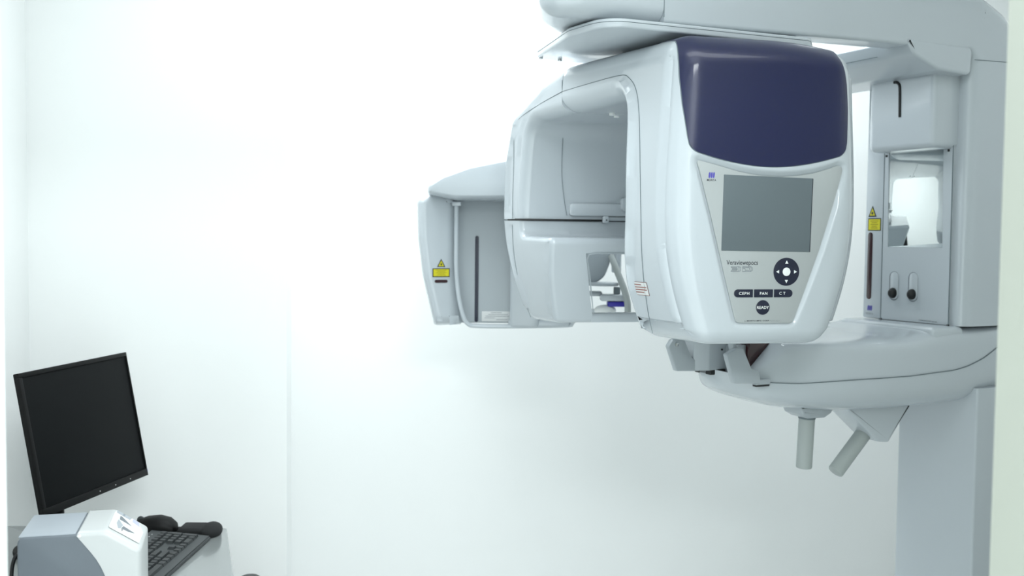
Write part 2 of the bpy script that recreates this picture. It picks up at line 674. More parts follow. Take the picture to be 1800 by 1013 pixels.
gm = pillow(fP, fO, sL, sR, (RD, RI), (RD, RI), 10, 150, front_disp, .012)
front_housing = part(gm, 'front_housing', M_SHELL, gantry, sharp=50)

# rear housings
rear_poly = [(.2325, 1.912, 0, 1), (.335, 1.893, .1, 1), (.490, 1.828, .06, 1), (.520, 1.70, .15, 1), (.516, 1.5462, 0, 0), (.415, 1.5462, 0, .6),
             (.405, 1.788, .05, .7), (.2165, 1.795, 0, 0)]
rP, rO = fillet(rear_poly, 0.015, 6)
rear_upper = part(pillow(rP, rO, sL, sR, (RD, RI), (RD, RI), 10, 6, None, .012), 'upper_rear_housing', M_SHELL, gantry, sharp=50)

SH0, SH1 = -0.200, 0.248
low_solid = [(.516, 1.5420, 0, 1), (.508, 1.44, .15, 1), (.498, 1.285, .04, .4), (.338, 1.285, .02, .3), (.250, 1.499, .014, .3), (.412, 1.503, .02, .3), (.415, 1.5420, 0, 0)]
lP, lO = fillet(low_solid, 0.015, 6)
SHL = lambda u, v: np.interp(v, [1.285, 1.46], [-.156, -.200])
lm = pillow(lP, lO, sL, SHL, (RD, RI), (0, 0), 10, 3, None, .012)
rm = pillow(lP, lO, K(SH1), sR, (0, 0), (RD, RI), 10, 3, None, .012)
mid = [(.516, 1.5420, 0), (.512, 1.462, 0), (.2655, 1.462, 0), (.250, 1.499, .014), (.412, 1.503, .01), (.415, 1.5420, 0)]
mP, mO = fillet(mid, 0.03, 10)
mm = pillow(mP, mO, K(SH0), K(SH1), (0, 0), (0, 0), 1, 4)
lm.add(mm.v, mm.f)
lm.add(rm.v, rm.f)
bb = rbox(-.162, SH1 + 0.002, .334, .354, 1.286, 1.310, 0.002)
lm.add(bb.v, bb.f)
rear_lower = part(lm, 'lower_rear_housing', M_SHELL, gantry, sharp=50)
# black block added between the two rear housings so no light passes the gap
gap_block = [(.505, 1.540, .0), (.505, 1.5482, 0), (.424, 1.5482, 0), (.424, 1.540, 0)]
gp, go = fillet(gap_block, 0.05)
part(pillow(gp, go, lambda u, v: sL(u, v) + .012, lambda u, v: sR(u, v) - .012), 'gap_light_block', M_BLACK, gantry)
# black strip painting the gap's shade along the inner face, ending in a small white clip
sub(rbox(-.345, -.106, .4085, .4135, 1.5415, 1.5470, 0.001), 'gap_shade_strip', M_BLACK, rear_upper)
clip = sub(rbox(-.113, -.098, .396, .414, 1.538, 1.556, 0.003), 'rail_clip', M_SHELL, rear_upper, 'small white clip at the end of the black gap')
sub(disc(-.105, 1.546, .0018, .3950, .3975), 'clip_screw', M_BLACK, rear_upper)
sub(rbox(-.098, .25, .402, .414, 1.544, 1.554, 0.002), 'guide_rail', M_SHELL2, rear_upper)
sub(prism([(-.202, 1.556, .008), (.25, 1.556, .008), (.25, 1.588, .008), (-.202, 1.588, .008)], .401, .414, 'y', .002), 'inner_bar', M_SHELL, rear_upper, 'pale raised bar inside the arch')
sub(prism([(-.066, 1.568, .010), (.11, 1.568, .010), (.11, 1.605, .010), (-.066, 1.605, .010)], .388, .414, 'y', .003), 'sensor_pod', M_SHELL, rear_upper)
# two tiny holes with light rims under the arch top
for k, (s_, w_) in enumerate(((-.16, .20), (-.135, .24))):
    sub(disc(s_, w_, .007, 1.7905, 1.801, 'z'), 'screw_cover', M_WHITE, front_housing if k == 0 else rear_upper)


def left_point(w, h, wb=None, lift=0.0006):
    """point on the left side surface; wb = w of the inner rounded edge"""
    s = float(sL(w, h))
    if wb is not None:
        D = wb - w
        s += float(round_off(np.array(max(D, 0.0)), RI, RD)) if D < RI else 0.0
    return (s - lift, w, h)


# seam lines on the left side
pts = [(-.1015, 1.300), (-.106, 1.33), (-.122, 1.40), (-.134, 1.47), (-.139, 1.545), (-.131, 1.64), (-.113, 1.755), (-.094, 1.81), (-.064, 1.838), (-.03, 1.848), (.08, 1.848), (.222, 1.845)]
sp = smooth_path([(0, *p) for p in pts], 6)
sub(tube([left_point(p[1], p[2], None, 0.0006) for p in sp], 0.0007, 5), 'seam_line', M_SEAM, front_housing)
pts = [(.222, 1.845), (.33, 1.828), (.43, 1.806), (.457, 1.785), (.462, 1.755), (.452, 1.67), (.448, 1.5475)]
sp = smooth_path([(0, *p) for p in pts], 6)
sub(tube([left_point(p[1], p[2], None, 0.0006) for p in sp], 0.0007, 5), 'seam_line', M_SEAM, rear_upper)
pts = [(.449, 1.541), (.458, 1.436), (.465, 1.347), (.458, 1.29)]
sp = smooth_path([(0, *p) for p in pts], 6)
sub(tube([left_point(p[1], p[2], None, 0.0006) for p in sp], 0.0007, 5), 'seam_line', M_SEAM, rear_lower)
# joint between front and rear housings, across the side
jp = []
for h in np.linspace(1.838, 1.872, 6):
    jp.append(left_point(.2215 + (h - 1.795) / (1.912 - 1.795) * .016 - .0055, h, None, 0.0))
sub(tube(jp, 0.0008, 5), 'joint_line', M_SEAM, front_housing)
# vertical seam on the inner face of the rear leg
sub(tube(smooth_path([(-.222, .405, 1.772), (-.224, .4062, 1.67), (-.216, .409, 1.60), (-.207, .412, 1.556)], 5), 0.0008, 5), 'seam_line', M_SEAM, rear_upper)
# frame of the lower opening
fr = [(-.159, .3275, 1.309), (-.181, .2895, 1.40), (-.194, .271, 1.445), (-.192, .2655, 1.459), (-.175, .264, 1.4625), (-.10, .2645, 1.462), (SH1, .2645, 1.462), (SH1, .3275, 1.310)]
sub(tube(fr, 0.0022, 6, closed=True), 'opening_frame', M_SHELL2, rear_lower)

# navy visor on the front-top
cum = np.concatenate([[0], np.cumsum(np.linalg.norm(np.diff(fP, axis=0), axis=1))])
top_idx = int(np.argmin(np.hypot(fP[:, 0] - (W0 + .058), fP[:, 1] - F_TOP)))
arc_top = cum[top_idx] + 0.085
i_front0 = int(np.argmin(np.hypot(fP[:, 0] - W0, fP[:, 1] - 1.62)))


def arc_of_h(h):
    return cum[i_front0] + (h - fP[i_front0, 1])


def prof(a):
    return (np.array([np.interp(a, cum, fP[:, 0]), np.interp(a, cum, fP[:, 1])]), np.array([np.interp(a, cum, fO[:, 0]), np.interp(a, cum, fO[:, 1])]))


def front_surface(s, a, lift):
    p, o = prof(a)
    D = min(s - float(sL(*p)), float(sR(*p)) - s)
    q = p - o * float(round_off(np.array(D), RD, RI))
    near = min(max((-0.19 - q[0]) / 0.04, 0), 1)
    near = near * near * (3 - 2 * near)
    q = q + np.array([float(crown(np.array(s), np.array(q[1]))) * near, float(top_drop(s, q[0], q[1]))]) + o * lift
    return (s, q[0], q[1])


VL_h = [1.60, 1.676, 1.700, 1.765, 1.82, 1.86, 1.90, 2.0, 2.2]
VL_s = [-.130, -.1440, -.1490, -.1580, -.1620, -.1625, -.1620, -.1600, -.1590]


def vis_l(a):
    h = a - cum[i_front0] + fP[i_front0, 1]
    return float(np.interp(h, VL_h, VL_s))


VR_h = [1.60, 1.676, 1.700, 1.765, 1.82, 1.86, 1.90, 2.0, 2.2]
VR_s = [.180, .1925, .1975, .2000, .1960, .1890, .1830, .1780, .1750]


def vis_r(a):
    h = a - cum[i_front0] + fP[i_front0, 1]
    return float(np.interp(h, VR_h, VR_s))


def vis_bottom(x):
    s = -.144 + x * .336
    u = (s - SC) / .168
    h = 1.6455 + .030 * (abs(u) ** 1.9)
    e = min(x, 1 - x) / 0.045
    if e < 1:
        h += .014 * (1 - math.sqrt(max(0, 1 - (1 - e) ** 2)))
    return arc_of_h(h)


def visor_mesh(grow, lift, skirt):
    NX, NT = 70, 64
    V, F = [], []
    xs = (1 - np.cos(np.linspace(0, PI, NX + 1))) / 2
    for j in range(NT + 1):
        t = j / NT
        for i in range(NX + 1):
            x = float(xs[i])
            a = (vis_bottom(x) - grow) * (1 - t) + arc_top * t
            l = vis_l(a) - grow
            s = l * (1 - x) + (vis_r(a) + grow) * x
            V.append(front_surface(s, a, lift))
    n = NX + 1
    for j in range(NT):
        for i in range(NX):
            F.append([j * n + i, j * n + i + 1, (j + 1) * n + i + 1, (j + 1) * n + i])
    rim = [i for i in range(n)] + [j * n + NX for j in range(1, NT + 1)] + [NT * n + i for i in range(NX - 1, -1, -1)] + [j * n for j in range(NT - 1, 0, -1)]
    base = len(V)
    for k in rim:
        p = np.array(V[k])
        V.append((p[0], p[1] + skirt * 0.8, p[2] - skirt * 0.6))
    m = len(rim)
    for k in range(m):
        F.append([rim[k], rim[(k + 1) % m], base + (k + 1) % m, base + k])
    return MB().add(V, F)


visor = part(visor_mesh(0.0, 0.0016, 0.003), 'visor', M_VISOR, gantry, 'glossy navy blue visor across the top front', sharp=50)
sub(visor_mesh(0.0013, 0.0006, 0.003), 'visor_seal', M_SEAM, visor, sharp=50)

# control panel
cp_poly = [(float(p[0]), float(p[1]), 0.004) for p in panel_out]
control = part(prism(cp_poly, W_PLATE, W_PLATE + 0.006, 'y', 0.0008, 2, 0.03), 'control_panel', M_PANEL, gantry, 'grey tapered membrane control panel')
XF = (1, 0, 0)
pw = W_PLATE
sub(prism([(-.0738, 1.4772, .001), (.1190, 1.4755, .001), (.1222, 1.6245, .001), (-.0715, 1.6280, .001)], pw - .0008, pw + .003, 'y', .0003), 'screen', M_SCREEN, control, 'blank grey display screen')
sub(prism([(.1190, 1.4755, 0), (.1206, 1.4755, 0), (.1238, 1.6240, 0), (.1222, 1.6245, 0)], pw - .0008, pw + .003, 'y', .0002), 'screen_edge', M_INK, control)
logo((-.0976, pw - .0001, 1.6262), XF, .0145, control)
text('MORITA', (-.0976, pw - .0003, 1.6165), XF, w=.0195, h=.0042, m=M_INK, parent=control, bold=.01)
text('Veraviewepocs', (-.0280, pw - .0003, 1.4520), XF, w=.0680, h=.0125, m=M_INK, parent=control, bold=.006)
# outlined 3 D
mb = MB()
r_ = 0.00045
y_ = pw - .0003
x0, x1, zc = -.0525, -.0312, 1.4405
hz = .0048


def pl3(pts, closed=False):
    q = tube([(p[0], y_, p[1]) for p in pts], r_, 5, closed=closed)
    mb.add(q.v, q.f)


pl3([(x0, zc + hz), (x1 - .003, zc + hz), (x1, zc + hz * .6), (x1, zc - hz * .6), (x1 - .003, zc - hz), (x0, zc - hz), (x0 + .0012, zc - hz * .55), (x1 - .008, zc - hz * .55), (x1 - .007, zc - .0007),
     (x0 + .003, zc - .0007), (x0 + .003, zc + .0007), (x1 - .007, zc + .0007), (x1 - .008, zc + hz * .55), (x0 + .0012, zc + hz * .55)], True)
pl3([(x1 - .0055, zc + hz), (x1 - .0038, zc + hz * .5), (x1 - .0038, zc - hz * .5), (x1 - .0055, zc - hz)])
x0, x1 = -.0275, -.0055
pl3([(x0, zc + hz), (x1 - .0035, zc + hz), (x1, zc + hz * .5), (x1, zc - hz * .5), (x1 - .0035, zc - hz), (x0, zc - hz), (x0, zc + .0008), (x0 + .006, zc + .0008), (x0 + .006, zc - hz * .5),
     (x1 - .0065, zc - hz * .5), (x1 - .0065, zc + hz * .55), (x0, zc + hz * .55)], True)
pl3([(x1 - .0048, zc + hz), (x1 - .0032, zc + hz * .5), (x1 - .0032, zc - hz * .5), (x1 - .0048, zc - hz)])
sub(mb, 'lettering', M_GREYINK, control)
sub(disc(.0690, 1.4352, .0284, pw - .0009, pw + .002, 'y', 48, .0004), 'direction_pad', M_NAVY, control, 'round navy direction pad')
sub(disc(.0690, 1.4352, .0086, pw - .0014, pw, 'y', 32, .0004), 'center_button', M_WHITE, control, 'white centre button')
for ang in (0, 90, 180, 270):
    ca, sa = math.cos(math.radians(ang)), math.sin(math.radians(ang))
    tri = [(-.0034, -.0030), (.0034, -.0030), (0, .0034)]
    cx, cz = .0690 - sa * .0196, 1.4352 + ca * .0196
    sub(flat_poly([(p[0] * ca - p[1] * sa, p[0] * sa + p[1] * ca) for p in tri], (cx, pw - .0009, cz), XF, th=.0004), 'arrow_mark', M_WHITE, control)
bz0, bz1 = 1.3835, 1.3995
for nm, x0, x1, tx, rl, rr, cx, tw in (('ceph_button', -.0445, -.0035, 'CEPH', .0079, .0008, -.0228, .0225), ('pan_button', -.0008, .0402, 'PAN', .0008, .0008, .0196, .0165),
                                       ('ct_button', .0428, .0835, 'C T', .0008, .0079, .0608, .0135)):
    sub(prism([(x0, bz0, rl), (x1, bz0, rr), (x1, bz1, rr), (x0, bz1, rl)], pw - .0009, pw + .002, 'y', .0003), nm, M_NAVY, control, 'navy mode button')
    text(tx, (cx, pw - .0012, 1.3915), XF, w=tw, h=.0058, m=M_WHITE, parent=control, spacing=1.15, bold=.012)
sub(disc(.0189, 1.3630, .0148, pw - .0009, pw + .002, 'y', 40, .0004), 'ready_button', M_NAVY, control, 'round navy button')
text('READY', (.0189, pw - .0012, 1.3630), XF, w=.0262, h=.0058, m=M_WHITE, parent=control, bold=.012)
text('J. MORITA MFG. CORP.', (.0070, pw - .0003, 1.3357), XF, w=.0545, h=.0036, m=M_INK, parent=control, bold=.012)
text('Kyoto, Japan', (.0465, pw - .0003, 1.3355), XF, w=.0205, h=.0026, m=M_GREYINK, parent=control)

# red-edged caution sticker wrapping the inner edge of the front leg
def sticker_pt(u, v, lift):
    w = -.0625 + (-.1330 + .0625) * u
    h = 1.4085 + (1.3805 - 1.4085) * v
    p = left_point(w, h, -.040, lift)
    return p


def sticker_patch(u0, u1, v0, v1, lift, n=8):
    V, F = [], []
    for j in range(2):
        for i in range(n + 1):
            V.append(sticker_pt(u0 + (u1 - u0) * i / n, v0 + (v1 - v0) * j, lift))
    for i in range(n):
        F.append([i, i + 1, n + 2 + i, n + 1 + i])
    return MB().add(V, F)


sticker = sub(sticker_patch(0, 1, 0, 1, .0009), 'caution_sticker', M_RED, front_housing, 'small white caution sticker with red print')
sub(sticker_patch(.012, .988, .03, .97, .0012), 'sticker_face', M_LABEL, front_housing)
mb = MB()
for k, (a0, a1) in enumerate(((.26, .70), (.26, .95), (.26, .95), (.26, .78))):
    q = sticker_patch(a0, a1, .17 + .19 * k, .235 + .19 * k, .0015)
    mb.add(q.v, q.f)
mb.add([sticker_pt(.13, .14, .0015), sticker_pt(.06, .84, .0015), sticker_pt(.22, .84, .0015), sticker_pt(.135, .32, .0016), sticker_pt(.09, .76, .0016), sticker_pt(.19, .76, .0016)],
       [[0, 1, 4, 3], [1, 2, 5, 4], [2, 0, 3, 5]])
sub(mb, 'sticker_print', M_RED, front_housing)

# turntable plate under the beam, with two screws, and its spindle
RM = math.radians(26.4 - 13.0)


def m2g(p):
    return (p[0] * math.cos(RM) - p[1] * math.sin(RM), p[0] * math.sin(RM) + p[1] * math.cos(RM))


tp = [(-.335, -.105, .06), (.165, -.135, .03), (.30, 0.0, .08), (.28, .26, .08), (-.215, .305, .015), (-.285, .285, .015), (-.345, .03, .10)]
tpg = [(*m2g(p[:2]), p[2]) for p in tp]
plate = part(prism(tpg, 1.919, 1.938, 'z', .004, 3, .05, 8), 'turntable_plate', M_SHELL, gantry, 'flat white turntable plate on top of the arch')
P_, O_ = fillet(tpg, .04, 8)
sub(tube([(p[0] - o[0] * -.0002, p[1] - o[1] * -.0002, 1.931) for p, o in zip(P_, O_)], .0006, 5, closed=True), 'seam_line', M_SEAM, plate)
for q in ((-.275, .283), (-.222, .287)):
    g = m2g(q)
    sub(disc(g[0], g[1], .005, 1.9165, 1.9195, 'z', 16), 'screw', M_CHROME, plate)
part(rbox(-.12, .16, .0, .26, 1.905, 1.921, .004), 'spindle_block', M_SHELL2, gantry)

# ------------------------------------------------------------------ stand: column, beam, patient arm, mirror panel
stand = thing('xray_stand', 'tall white X-ray column with overhead beam, mirror panel and lower patient arm', 'x-ray machine', O3, 26.4, (.84, .05, 0))
YF = -.0853


def XZ(mb):  # pillow coords (lat=y, x, z) -> xyz
    return mb.xf(lambda p: (p[1], p[0], p[2]))


col_poly = [(-.184, 1.9425, 0, .15), (.733, 1.970, .022, .55), (.727, 1.288, 0, 0), (.905, 1.288, 0, 1), (.915, 2.06, .12, 1.15), (.78, 2.118, .05, 1.15), (-.184, 2.122, 0, 0)]
cP, cO = fillet(col_poly, .04, 7)
beam = part(XZ(pillow(cP, cO, K(YF), lambda u, v: np.interp(u, [-.184, .10, .22, .60, .70], [.15, .15, -.02, -.02, -.028]), (.05, .06), (.004, .004), 8, 2, None, .04)), 'beam_column', M_SHELL, stand, 'white upper column and overhead beam', sharp=40)
sub(tube([(.735, YF - .0002, 1.9465), (.86, YF - .0002, 1.9505)], .0009, 5), 'seam_line', M_SEAM, beam)
nose = [(-.1848, YF, 0, 1), (-.36, YF, .10, 1), (-.455, -.05, .06, 1), (-.40, .07, .08, 1), (-.33, .15, .08, 1), (-.1848, .15, 0, 0)]
nP, nO = fillet(nose, .03, 6)
nose_o = part(pillow(nP, nO, K(1.9425), K(2.135), (.035, .045), (.05, .06), 8, 3, None, .04).xf(lambda p: (p[1], p[2], p[0])), 'beam_nose', M_SHELL, stand, 'rounded white tip of the overhead beam', sharp=45)
sub(tube([(-.1845, YF - .0003, 1.955), (-.1845, YF - .0003, 2.05)], .0008, 5), 'seam_line', M_SEAM, nose_o)
sub(rbox(-.27, .20, -.050, .20, 1.9385, 1.9480, .001), 'bearing_strip', M_BLACK, nose_o)

# overhead bracket that runs to the rear
br = [(.500, 1.978, .004), (.528, 1.942, .04), (.610, 1.912, .05), (.722, 1.908, .012), (.727, 1.976, .015)]
bP, bO = fillet(br, .03, 8)
bracket = part(XZ(pillow(bP, bO, K(YF - .002), K(.72), (.008, .008), (.004, .004), 5, 4)), 'overhead_bracket', M_SHELL, stand, 'white rounded bracket under the beam')
sub(tube([(.520, .02, 1.9505), (.520, .40, 1.9505)], .0010, 5), 'seam_line', M_SEAM, bracket)

# head block with hooked slot
hb = [(.648, -.046, .018), (.74, -.046, .0), (.74, .176, 0), (.648, .176, .025)]
hP, hO = fillet(hb, .03, 8)
head = part(pillow(hP, hO, lambda u, v: 1.732 - .0 * u, K(1.93), (.016, .016), (.0, .0), 6, 3).xf(lambda p: (p[1], p[2], p[0])), 'head_block', M_SHELL, stand, 'white overhead block with a hooked dark slot')
sub(tube(smooth_path([(.6475, .085, 1.9065), (.6475, .075, 1.9050), (.6475, .067, 1.897), (.6475, .065, 1.880), (.6475, .064, 1.85), (.6475, .063, 1.816)], 6), .0038, 8), 'hooked_slot', M_BLACK, head)

# mirror panel and laser strip
def YZ_prism(poly, x0, x1, bev=.002):
    return prism(poly, x0, x1, 'x', bev)


XM = .720
MIRROR_YAW = 19.0
pm = MB()
for poly in ([(-.043, 1.289, .003), (.1765, 1.289, .003), (.1772, 1.4835, 0), (-.0422, 1.4835, 0)], [(-.0415, 1.756, 0), (.1782, 1.756, 0), (.1785, 1.78, .003), (-.041, 1.78, .003)],
             [(-.0422, 1.4835, 0), (-.0190, 1.4835, 0), (-.0130, 1.756, 0), (-.0415, 1.756, 0)], [(.1600, 1.4835, 0), (.1772, 1.4835, 0), (.1782, 1.756, 0), (.1655, 1.756, 0)]):
    P_, O_ = fillet(poly, .2, 12)
    q = pillow(P_, O_ * 0, K(XM), K(XM + .05))
    pm.add(q.v, q.f)
panel = part(pm, 'mirror_panel', M_SHELL, stand, 'pale panel holding a tall mirror')
laser = part(YZ_prism([(.1785, 1.289, .003), (.2415, 1.289, .004), (.2395, 1.92, .004), (.1805, 1.92, .003)], XM, XM + .05), 'laser_panel', M_SHELL, stand, 'narrow white panel with a dark laser slit')
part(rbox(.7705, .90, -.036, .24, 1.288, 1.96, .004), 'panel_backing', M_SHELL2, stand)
XP = (0, -1, 0)
sub(tube([(XM - .0002, .1775, 1.289), (XM - .0002, .1795, 1.78)], .0011, 6), 'seam_line', M_SEAM, panel)
sub(tube([(XM + .0005, -.0445, 1.289), (XM + .0005, -.0425, 1.78)], .0014, 6), 'seam_line', M_SEAM, panel)
mz = rbox(-.002, .002, -.094, .094, 1.4836, 1.757, .0004)
ca_, sa_ = math.cos(math.radians(MIRROR_YAW)), math.sin(math.radians(MIRROR_YAW))
mz.xf(lambda p: (XM + .034 + p[0] * ca_ - p[1] * sa_, .0735 + p[0] * sa_ + p[1] * ca_, p[2]))
sub(mz, 'mirror', M_MIRROR, panel, 'tall mirror set in the panel')
for cy in (.134, .070):
    sub(YZ_prism(stadium(cy, 1.380, .0320, .0780), XM - .0016, XM + .004, .001), 'slot_rim', M_GREYINK, panel)
    sub(YZ_prism(stadium(cy - .0025, 1.381, .0270, .0730), XM - .0024, XM + .003, .0006), 'adjustment_slot', M_SHELL, panel)
    sub(ball((XM - .005, cy - .001, 1.361), .014, .0115, .0140), 'knob', M_BLACK, panel, 'small black adjustment knob')
text('J. MORITA MFG. CORP. Kyoto Japan', (XM - .0006, .018, 1.2945), XP, w=.060, h=.0040, m=M_INK, parent=panel)
sub(YZ_prism(stadium(.2215, 1.431, .0165, .183), XM - .0012, XM + .003, .0006), 'laser_slit', M_LASER, laser, 'long dark laser window')
warning_signs((XM - .0003, .2160, 1.5800), (XM - .0003, .2080, 1.5440), XP, .046, .034, .0290, .0300, laser)
logo((XM - .0002, .2170, 1.3155), XP, .0185, laser)
text('MORITA', (XM - .0006, .2170, 1.3000), XP, w=.026, h=.0055, m=M_GREYINK, parent=laser)
# tiny dark feet at the panel corners
for y_, z_ in ((-.043, 1.288), (.176, 1.288), (-.030, 1.728), (.172, 1.7275)):
    sub(rbox(XM - .002, XM + .002, y_ - .003, y_ + .003, z_ - .003, z_ + .003, .001), 'corner_clip', M_BLACK, panel)
part(rbox(.635, .745, -.075, .245, 1.250, 1.2880, .014, 4), 'ledge_pad', M_SHELL, stand, 'glossy white ledge below the mirror panel')

# patient arm (hull) and its cover
hx = [-.05, .03, .07, .126, .22, .37, .55, .9, 1.1]
hz_ = [1.200, 1.188, 1.156, 1.130, 1.104, 1.084, 1.078, 1.080, 1.080]
tx_ = [-.05, .033, .076, .148, .219, .365, .55, .70, .744, .80, .856, .90]
tz_ = [1.212, 1.204, 1.195, 1.1735, 1.170, 1.1735, 1.1737, 1.181, 1.188, 1.205, 1.2335, 1.26]


def zb(u, v):
    return np.interp(u, hx, hz_)


def zt(u, v):
    return np.interp(u, tx_, tz_)


def arm_loft(xs, yf, yb, z0, z1, p, n=30):
    """loft along x: z0(x) is the flat side, z1(x) the rounded side, yf / yb front and back edges"""
    V, F = [], []
    for x in xs:
        a, b = yf(x), yb(x)
        for k in range(n + 1):
            t = PI * k / n
            c, s_ = math.cos(t), math.sin(t)
            y = (a + b) / 2 - (b - a) / 2 * math.copysign(abs(c) ** p, c)
            V.append((x, y, z0(x) + (z1(x) - z0(x)) * abs(s_) ** p))
    m = n + 1
    for i in range(len(xs) - 1):
        for k in range(n):
            F.append([i * m + k, i * m + k + 1, (i + 1) * m + k + 1, (i + 1) * m + k])
        F.append([i * m, (i + 1) * m, (i + 1) * m + n, i * m + n])
    F.append(list(range(m)))
    F.append([(len(xs) - 1) * m + k for k in range(m)])
    return MB().add(V, F)


def smooth_interp(xk, yk, w=.02):
    g = np.linspace(xk[0] - .1, xk[-1] + .1, 1200)
    v = np.interp(g, xk, yk)
    k = max(1, int(w / (g[1] - g[0])))
    ker = np.hanning(2 * k + 1)
    ker /= ker.sum()
    vs_ = np.convolve(np.pad(v, k, mode='edge'), ker, 'valid')
    return lambda x: float(np.interp(x, g, vs_))


f_yf = smooth_interp([.042, .054, .075, .14, .25, .35, .45, 1.06], [.055, .022, .005, -.038, -.068, -.0805, YF, YF], .03)
f_yb = smooth_interp([.042, .06, .10, .17, .27, .45, 1.06], [.062, .105, .15, .20, .27, .31, .31], .03)
f_zt = smooth_interp(tx_, tz_, .02)
f_zb = smooth_interp([.028, .040, .07, .126, .22, .37, .55, .9, 1.1], [1.200, 1.181, 1.152, 1.130, 1.104, 1.084, 1.078, 1.080, 1.080], .02)
xs_ = [.040 + .03 * (k / 14) ** 2 for k in range(14)] + list(np.linspace(.070, .30, 30)) + list(np.linspace(.32, 1.06, 24))
arm = part(arm_loft(xs_, f_yf, f_yb, f_zt, f_zb, .62), 'patient_arm', M_SHELL, stand, 'white boat shaped lower patient arm', sharp=40)
f_ct = smooth_interp([.100, .108, .192, .22, .55, .68, 1.06], [1.185, 1.190, 1.264, 1.266, 1.266, 1.287, 1.288], .008)
xs_ = list(np.linspace(.104, .22, 30)) + list(np.linspace(.24, 1.06, 30))
cov = part(arm_loft(xs_, lambda x: f_yf(x) + .0012, lambda x: f_yb(x) - .006, lambda x: f_zt(x) + .0012, f_ct, .30), 'arm_cover', M_SHELL, stand, 'white raised cover on the patient arm', sharp=40)
jl = [(x, f_yf(x)) for x in np.linspace(.112, .98, 70)]
sub(tube([(x, y - .0006, f_zt(x) + .0006) for x, y in jl], .0011, 6), 'seam_line', M_SEAM, cov)
part(prism([(.120, -.004, .004), (.23, .004, .006), (.27, .20, .01), (.15, .14, .01)], 1.19, 1.262, 'z', .003), 'laser_window', M_LASER2, stand, 'dark red window under the arch')
part(prism([(.085, -.002, .004), (.135, .01, .004), (.15, .05, .004), (.085, .05, .004)], 1.215, 1.256, 'z', .002), 'window_guard', M_SHELL2, stand)

# chin rest and temple levers
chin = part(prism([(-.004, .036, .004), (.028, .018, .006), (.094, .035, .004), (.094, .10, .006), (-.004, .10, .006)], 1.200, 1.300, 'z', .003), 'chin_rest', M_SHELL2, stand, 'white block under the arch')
sub(disc(.070, 1.246, .0022, .0255, .0300), 'pin_hole', M_BLACK, chin)
part(rbox(.040, .085, .030, .09, 1.188, 1.2000, .002), 'chin_rest_gasket', M_BLACK, stand)
for poly, y0, y1, screw in (([(-.040, 1.279, .010), (-.062, 1.273, .008), (-.073, 1.258, .006), (-.050, 1.201, .004), (.016, 1.198, .003), (.007, 1.222, .006), (-.010, 1.231, .006), (-.032, 1.276, .003)], .034, .050, (-.052, 1.262)),
                            ([(.015, 1.246, .004), (.039, 1.180, .004), (.113, 1.176, .003), (.107, 1.206, .005), (.085, 1.212, .005), (.061, 1.258, .003), (.042, 1.258, .003)], -.060, -.044, None)):
    lv = part(prism(poly, y0, y1, 'y', .0025), 'temple_lever', M_PANEL if False else M_SHELL2, stand, 'white temple support lever')
    if screw:
        sub(disc(screw[0], screw[1], .0052, y0 - .002, y0 + .002), 'screw', M_CHROME, lv)
part(rod((.052, -.040, 1.245), (.045, -.030, 1.285), .009, 14, .002), 'lever_post', M_SHELL2, stand)
kn = part(rbox(.105, .147, -.052, -.038, 1.172, 1.184, .002), 'lever_knob', M_SHELL2, stand)
sub(rbox(.108, .146, -.050, -.036, 1.1675, 1.1725, .001), 'knob_base', M_BLACK, kn)

# grip handles under the arm
gp_ = [(.250, -.01, .01), (.348, -.01, .01), (.348, .05, .01), (.250, .05, .01)]
mnt = part(prism([(.268, 1.110, .004), (.280, 1.086, .006), (.300, 1.0755, .006), (.350, 1.0745, .006), (.370, 1.084, .006), (.388, 1.110, .004)], -.015, .055, 'y', .008, 3), 'grip_mount', M_SHELL2, stand)
g1 = part(rod((.3235, .02, 1.082), (.3175, .02, .949), .0190, 24), 'grip_handle', M_RUBBERGREY, stand, 'upright grey grip handle')
sub(rod((.3237, .02, 1.086), (.3230, .02, 1.069), .0205, 24, .002), 'collar', M_SEAM, g1)
mb = prism([(.405, 1.100, .003), (.640, 1.100, .003), (.560, .999, .010), (.524, 1.003, .02)], -.015, .055, 'y', .006, 3)
mt2 = part(mb, 'grip_mount', M_SHELL, stand)
g2 = part(rod((.532, .02, 1.042), (.418, .02, .930), .0195, 24), 'grip_handle', M_RUBBERGREY, stand, 'tilted grey grip handle')

# lower column and foot
low = [(.785, YF, .006), (.93, YF, .006), (.93, .165, .006), (.785, .165, .006)]
lwP, lwO = fillet(low, .05, 10)
part(pillow(lwP, lwO, K(.03), K(1.13)).xf(lambda p: (p[1], p[2], p[0])), 'lower_column', M_SHELL, stand, 'square white lower column')
part(rbox(.55, 1.0, -.20, .30, 0.0, .032, .008), 'base_plate', M_SHELL2, stand)

# ------------------------------------------------------------------ cephalometric unit
ceph = thing('cephalometric_unit', 'white cephalometric X-ray head with dark vertical slit on the left', 'x-ray head', (0, 0, 0), 0.0, (-.1, 3.05, 1.24))


def cp(mb, *a, **k):
    return part(mb, *a, **k)


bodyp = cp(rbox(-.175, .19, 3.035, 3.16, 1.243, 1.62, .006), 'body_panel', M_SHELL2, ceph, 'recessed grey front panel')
ck = [(-.279, 1.610, .03), (-.276, 1.50, .1), (-.262, 1.385, .2), (-.228, 1.237, .012), (-.150, 1.238, .005), (-.155, 1.30, .1), (-.164, 1.40, .1), (-.163, 1.625, .01), (-.235, 1.635, .03)]
kP, kO = fillet(ck, .012, 7)
cheek = cp(pillow(kP, kO, lambda u, v: 2.935 + (u + .28) * .45, K(3.17), (.055, .030), (.02, .02), 8, 4, None, .04, True).xf(lambda p: (p[1], p[0], p[2])), 'side_cheek', M_SHELL, ceph, 'curved white left cheek', sharp=45)
XC = (math.cos(math.atan(.45)), math.sin(math.atan(.45)), 0)


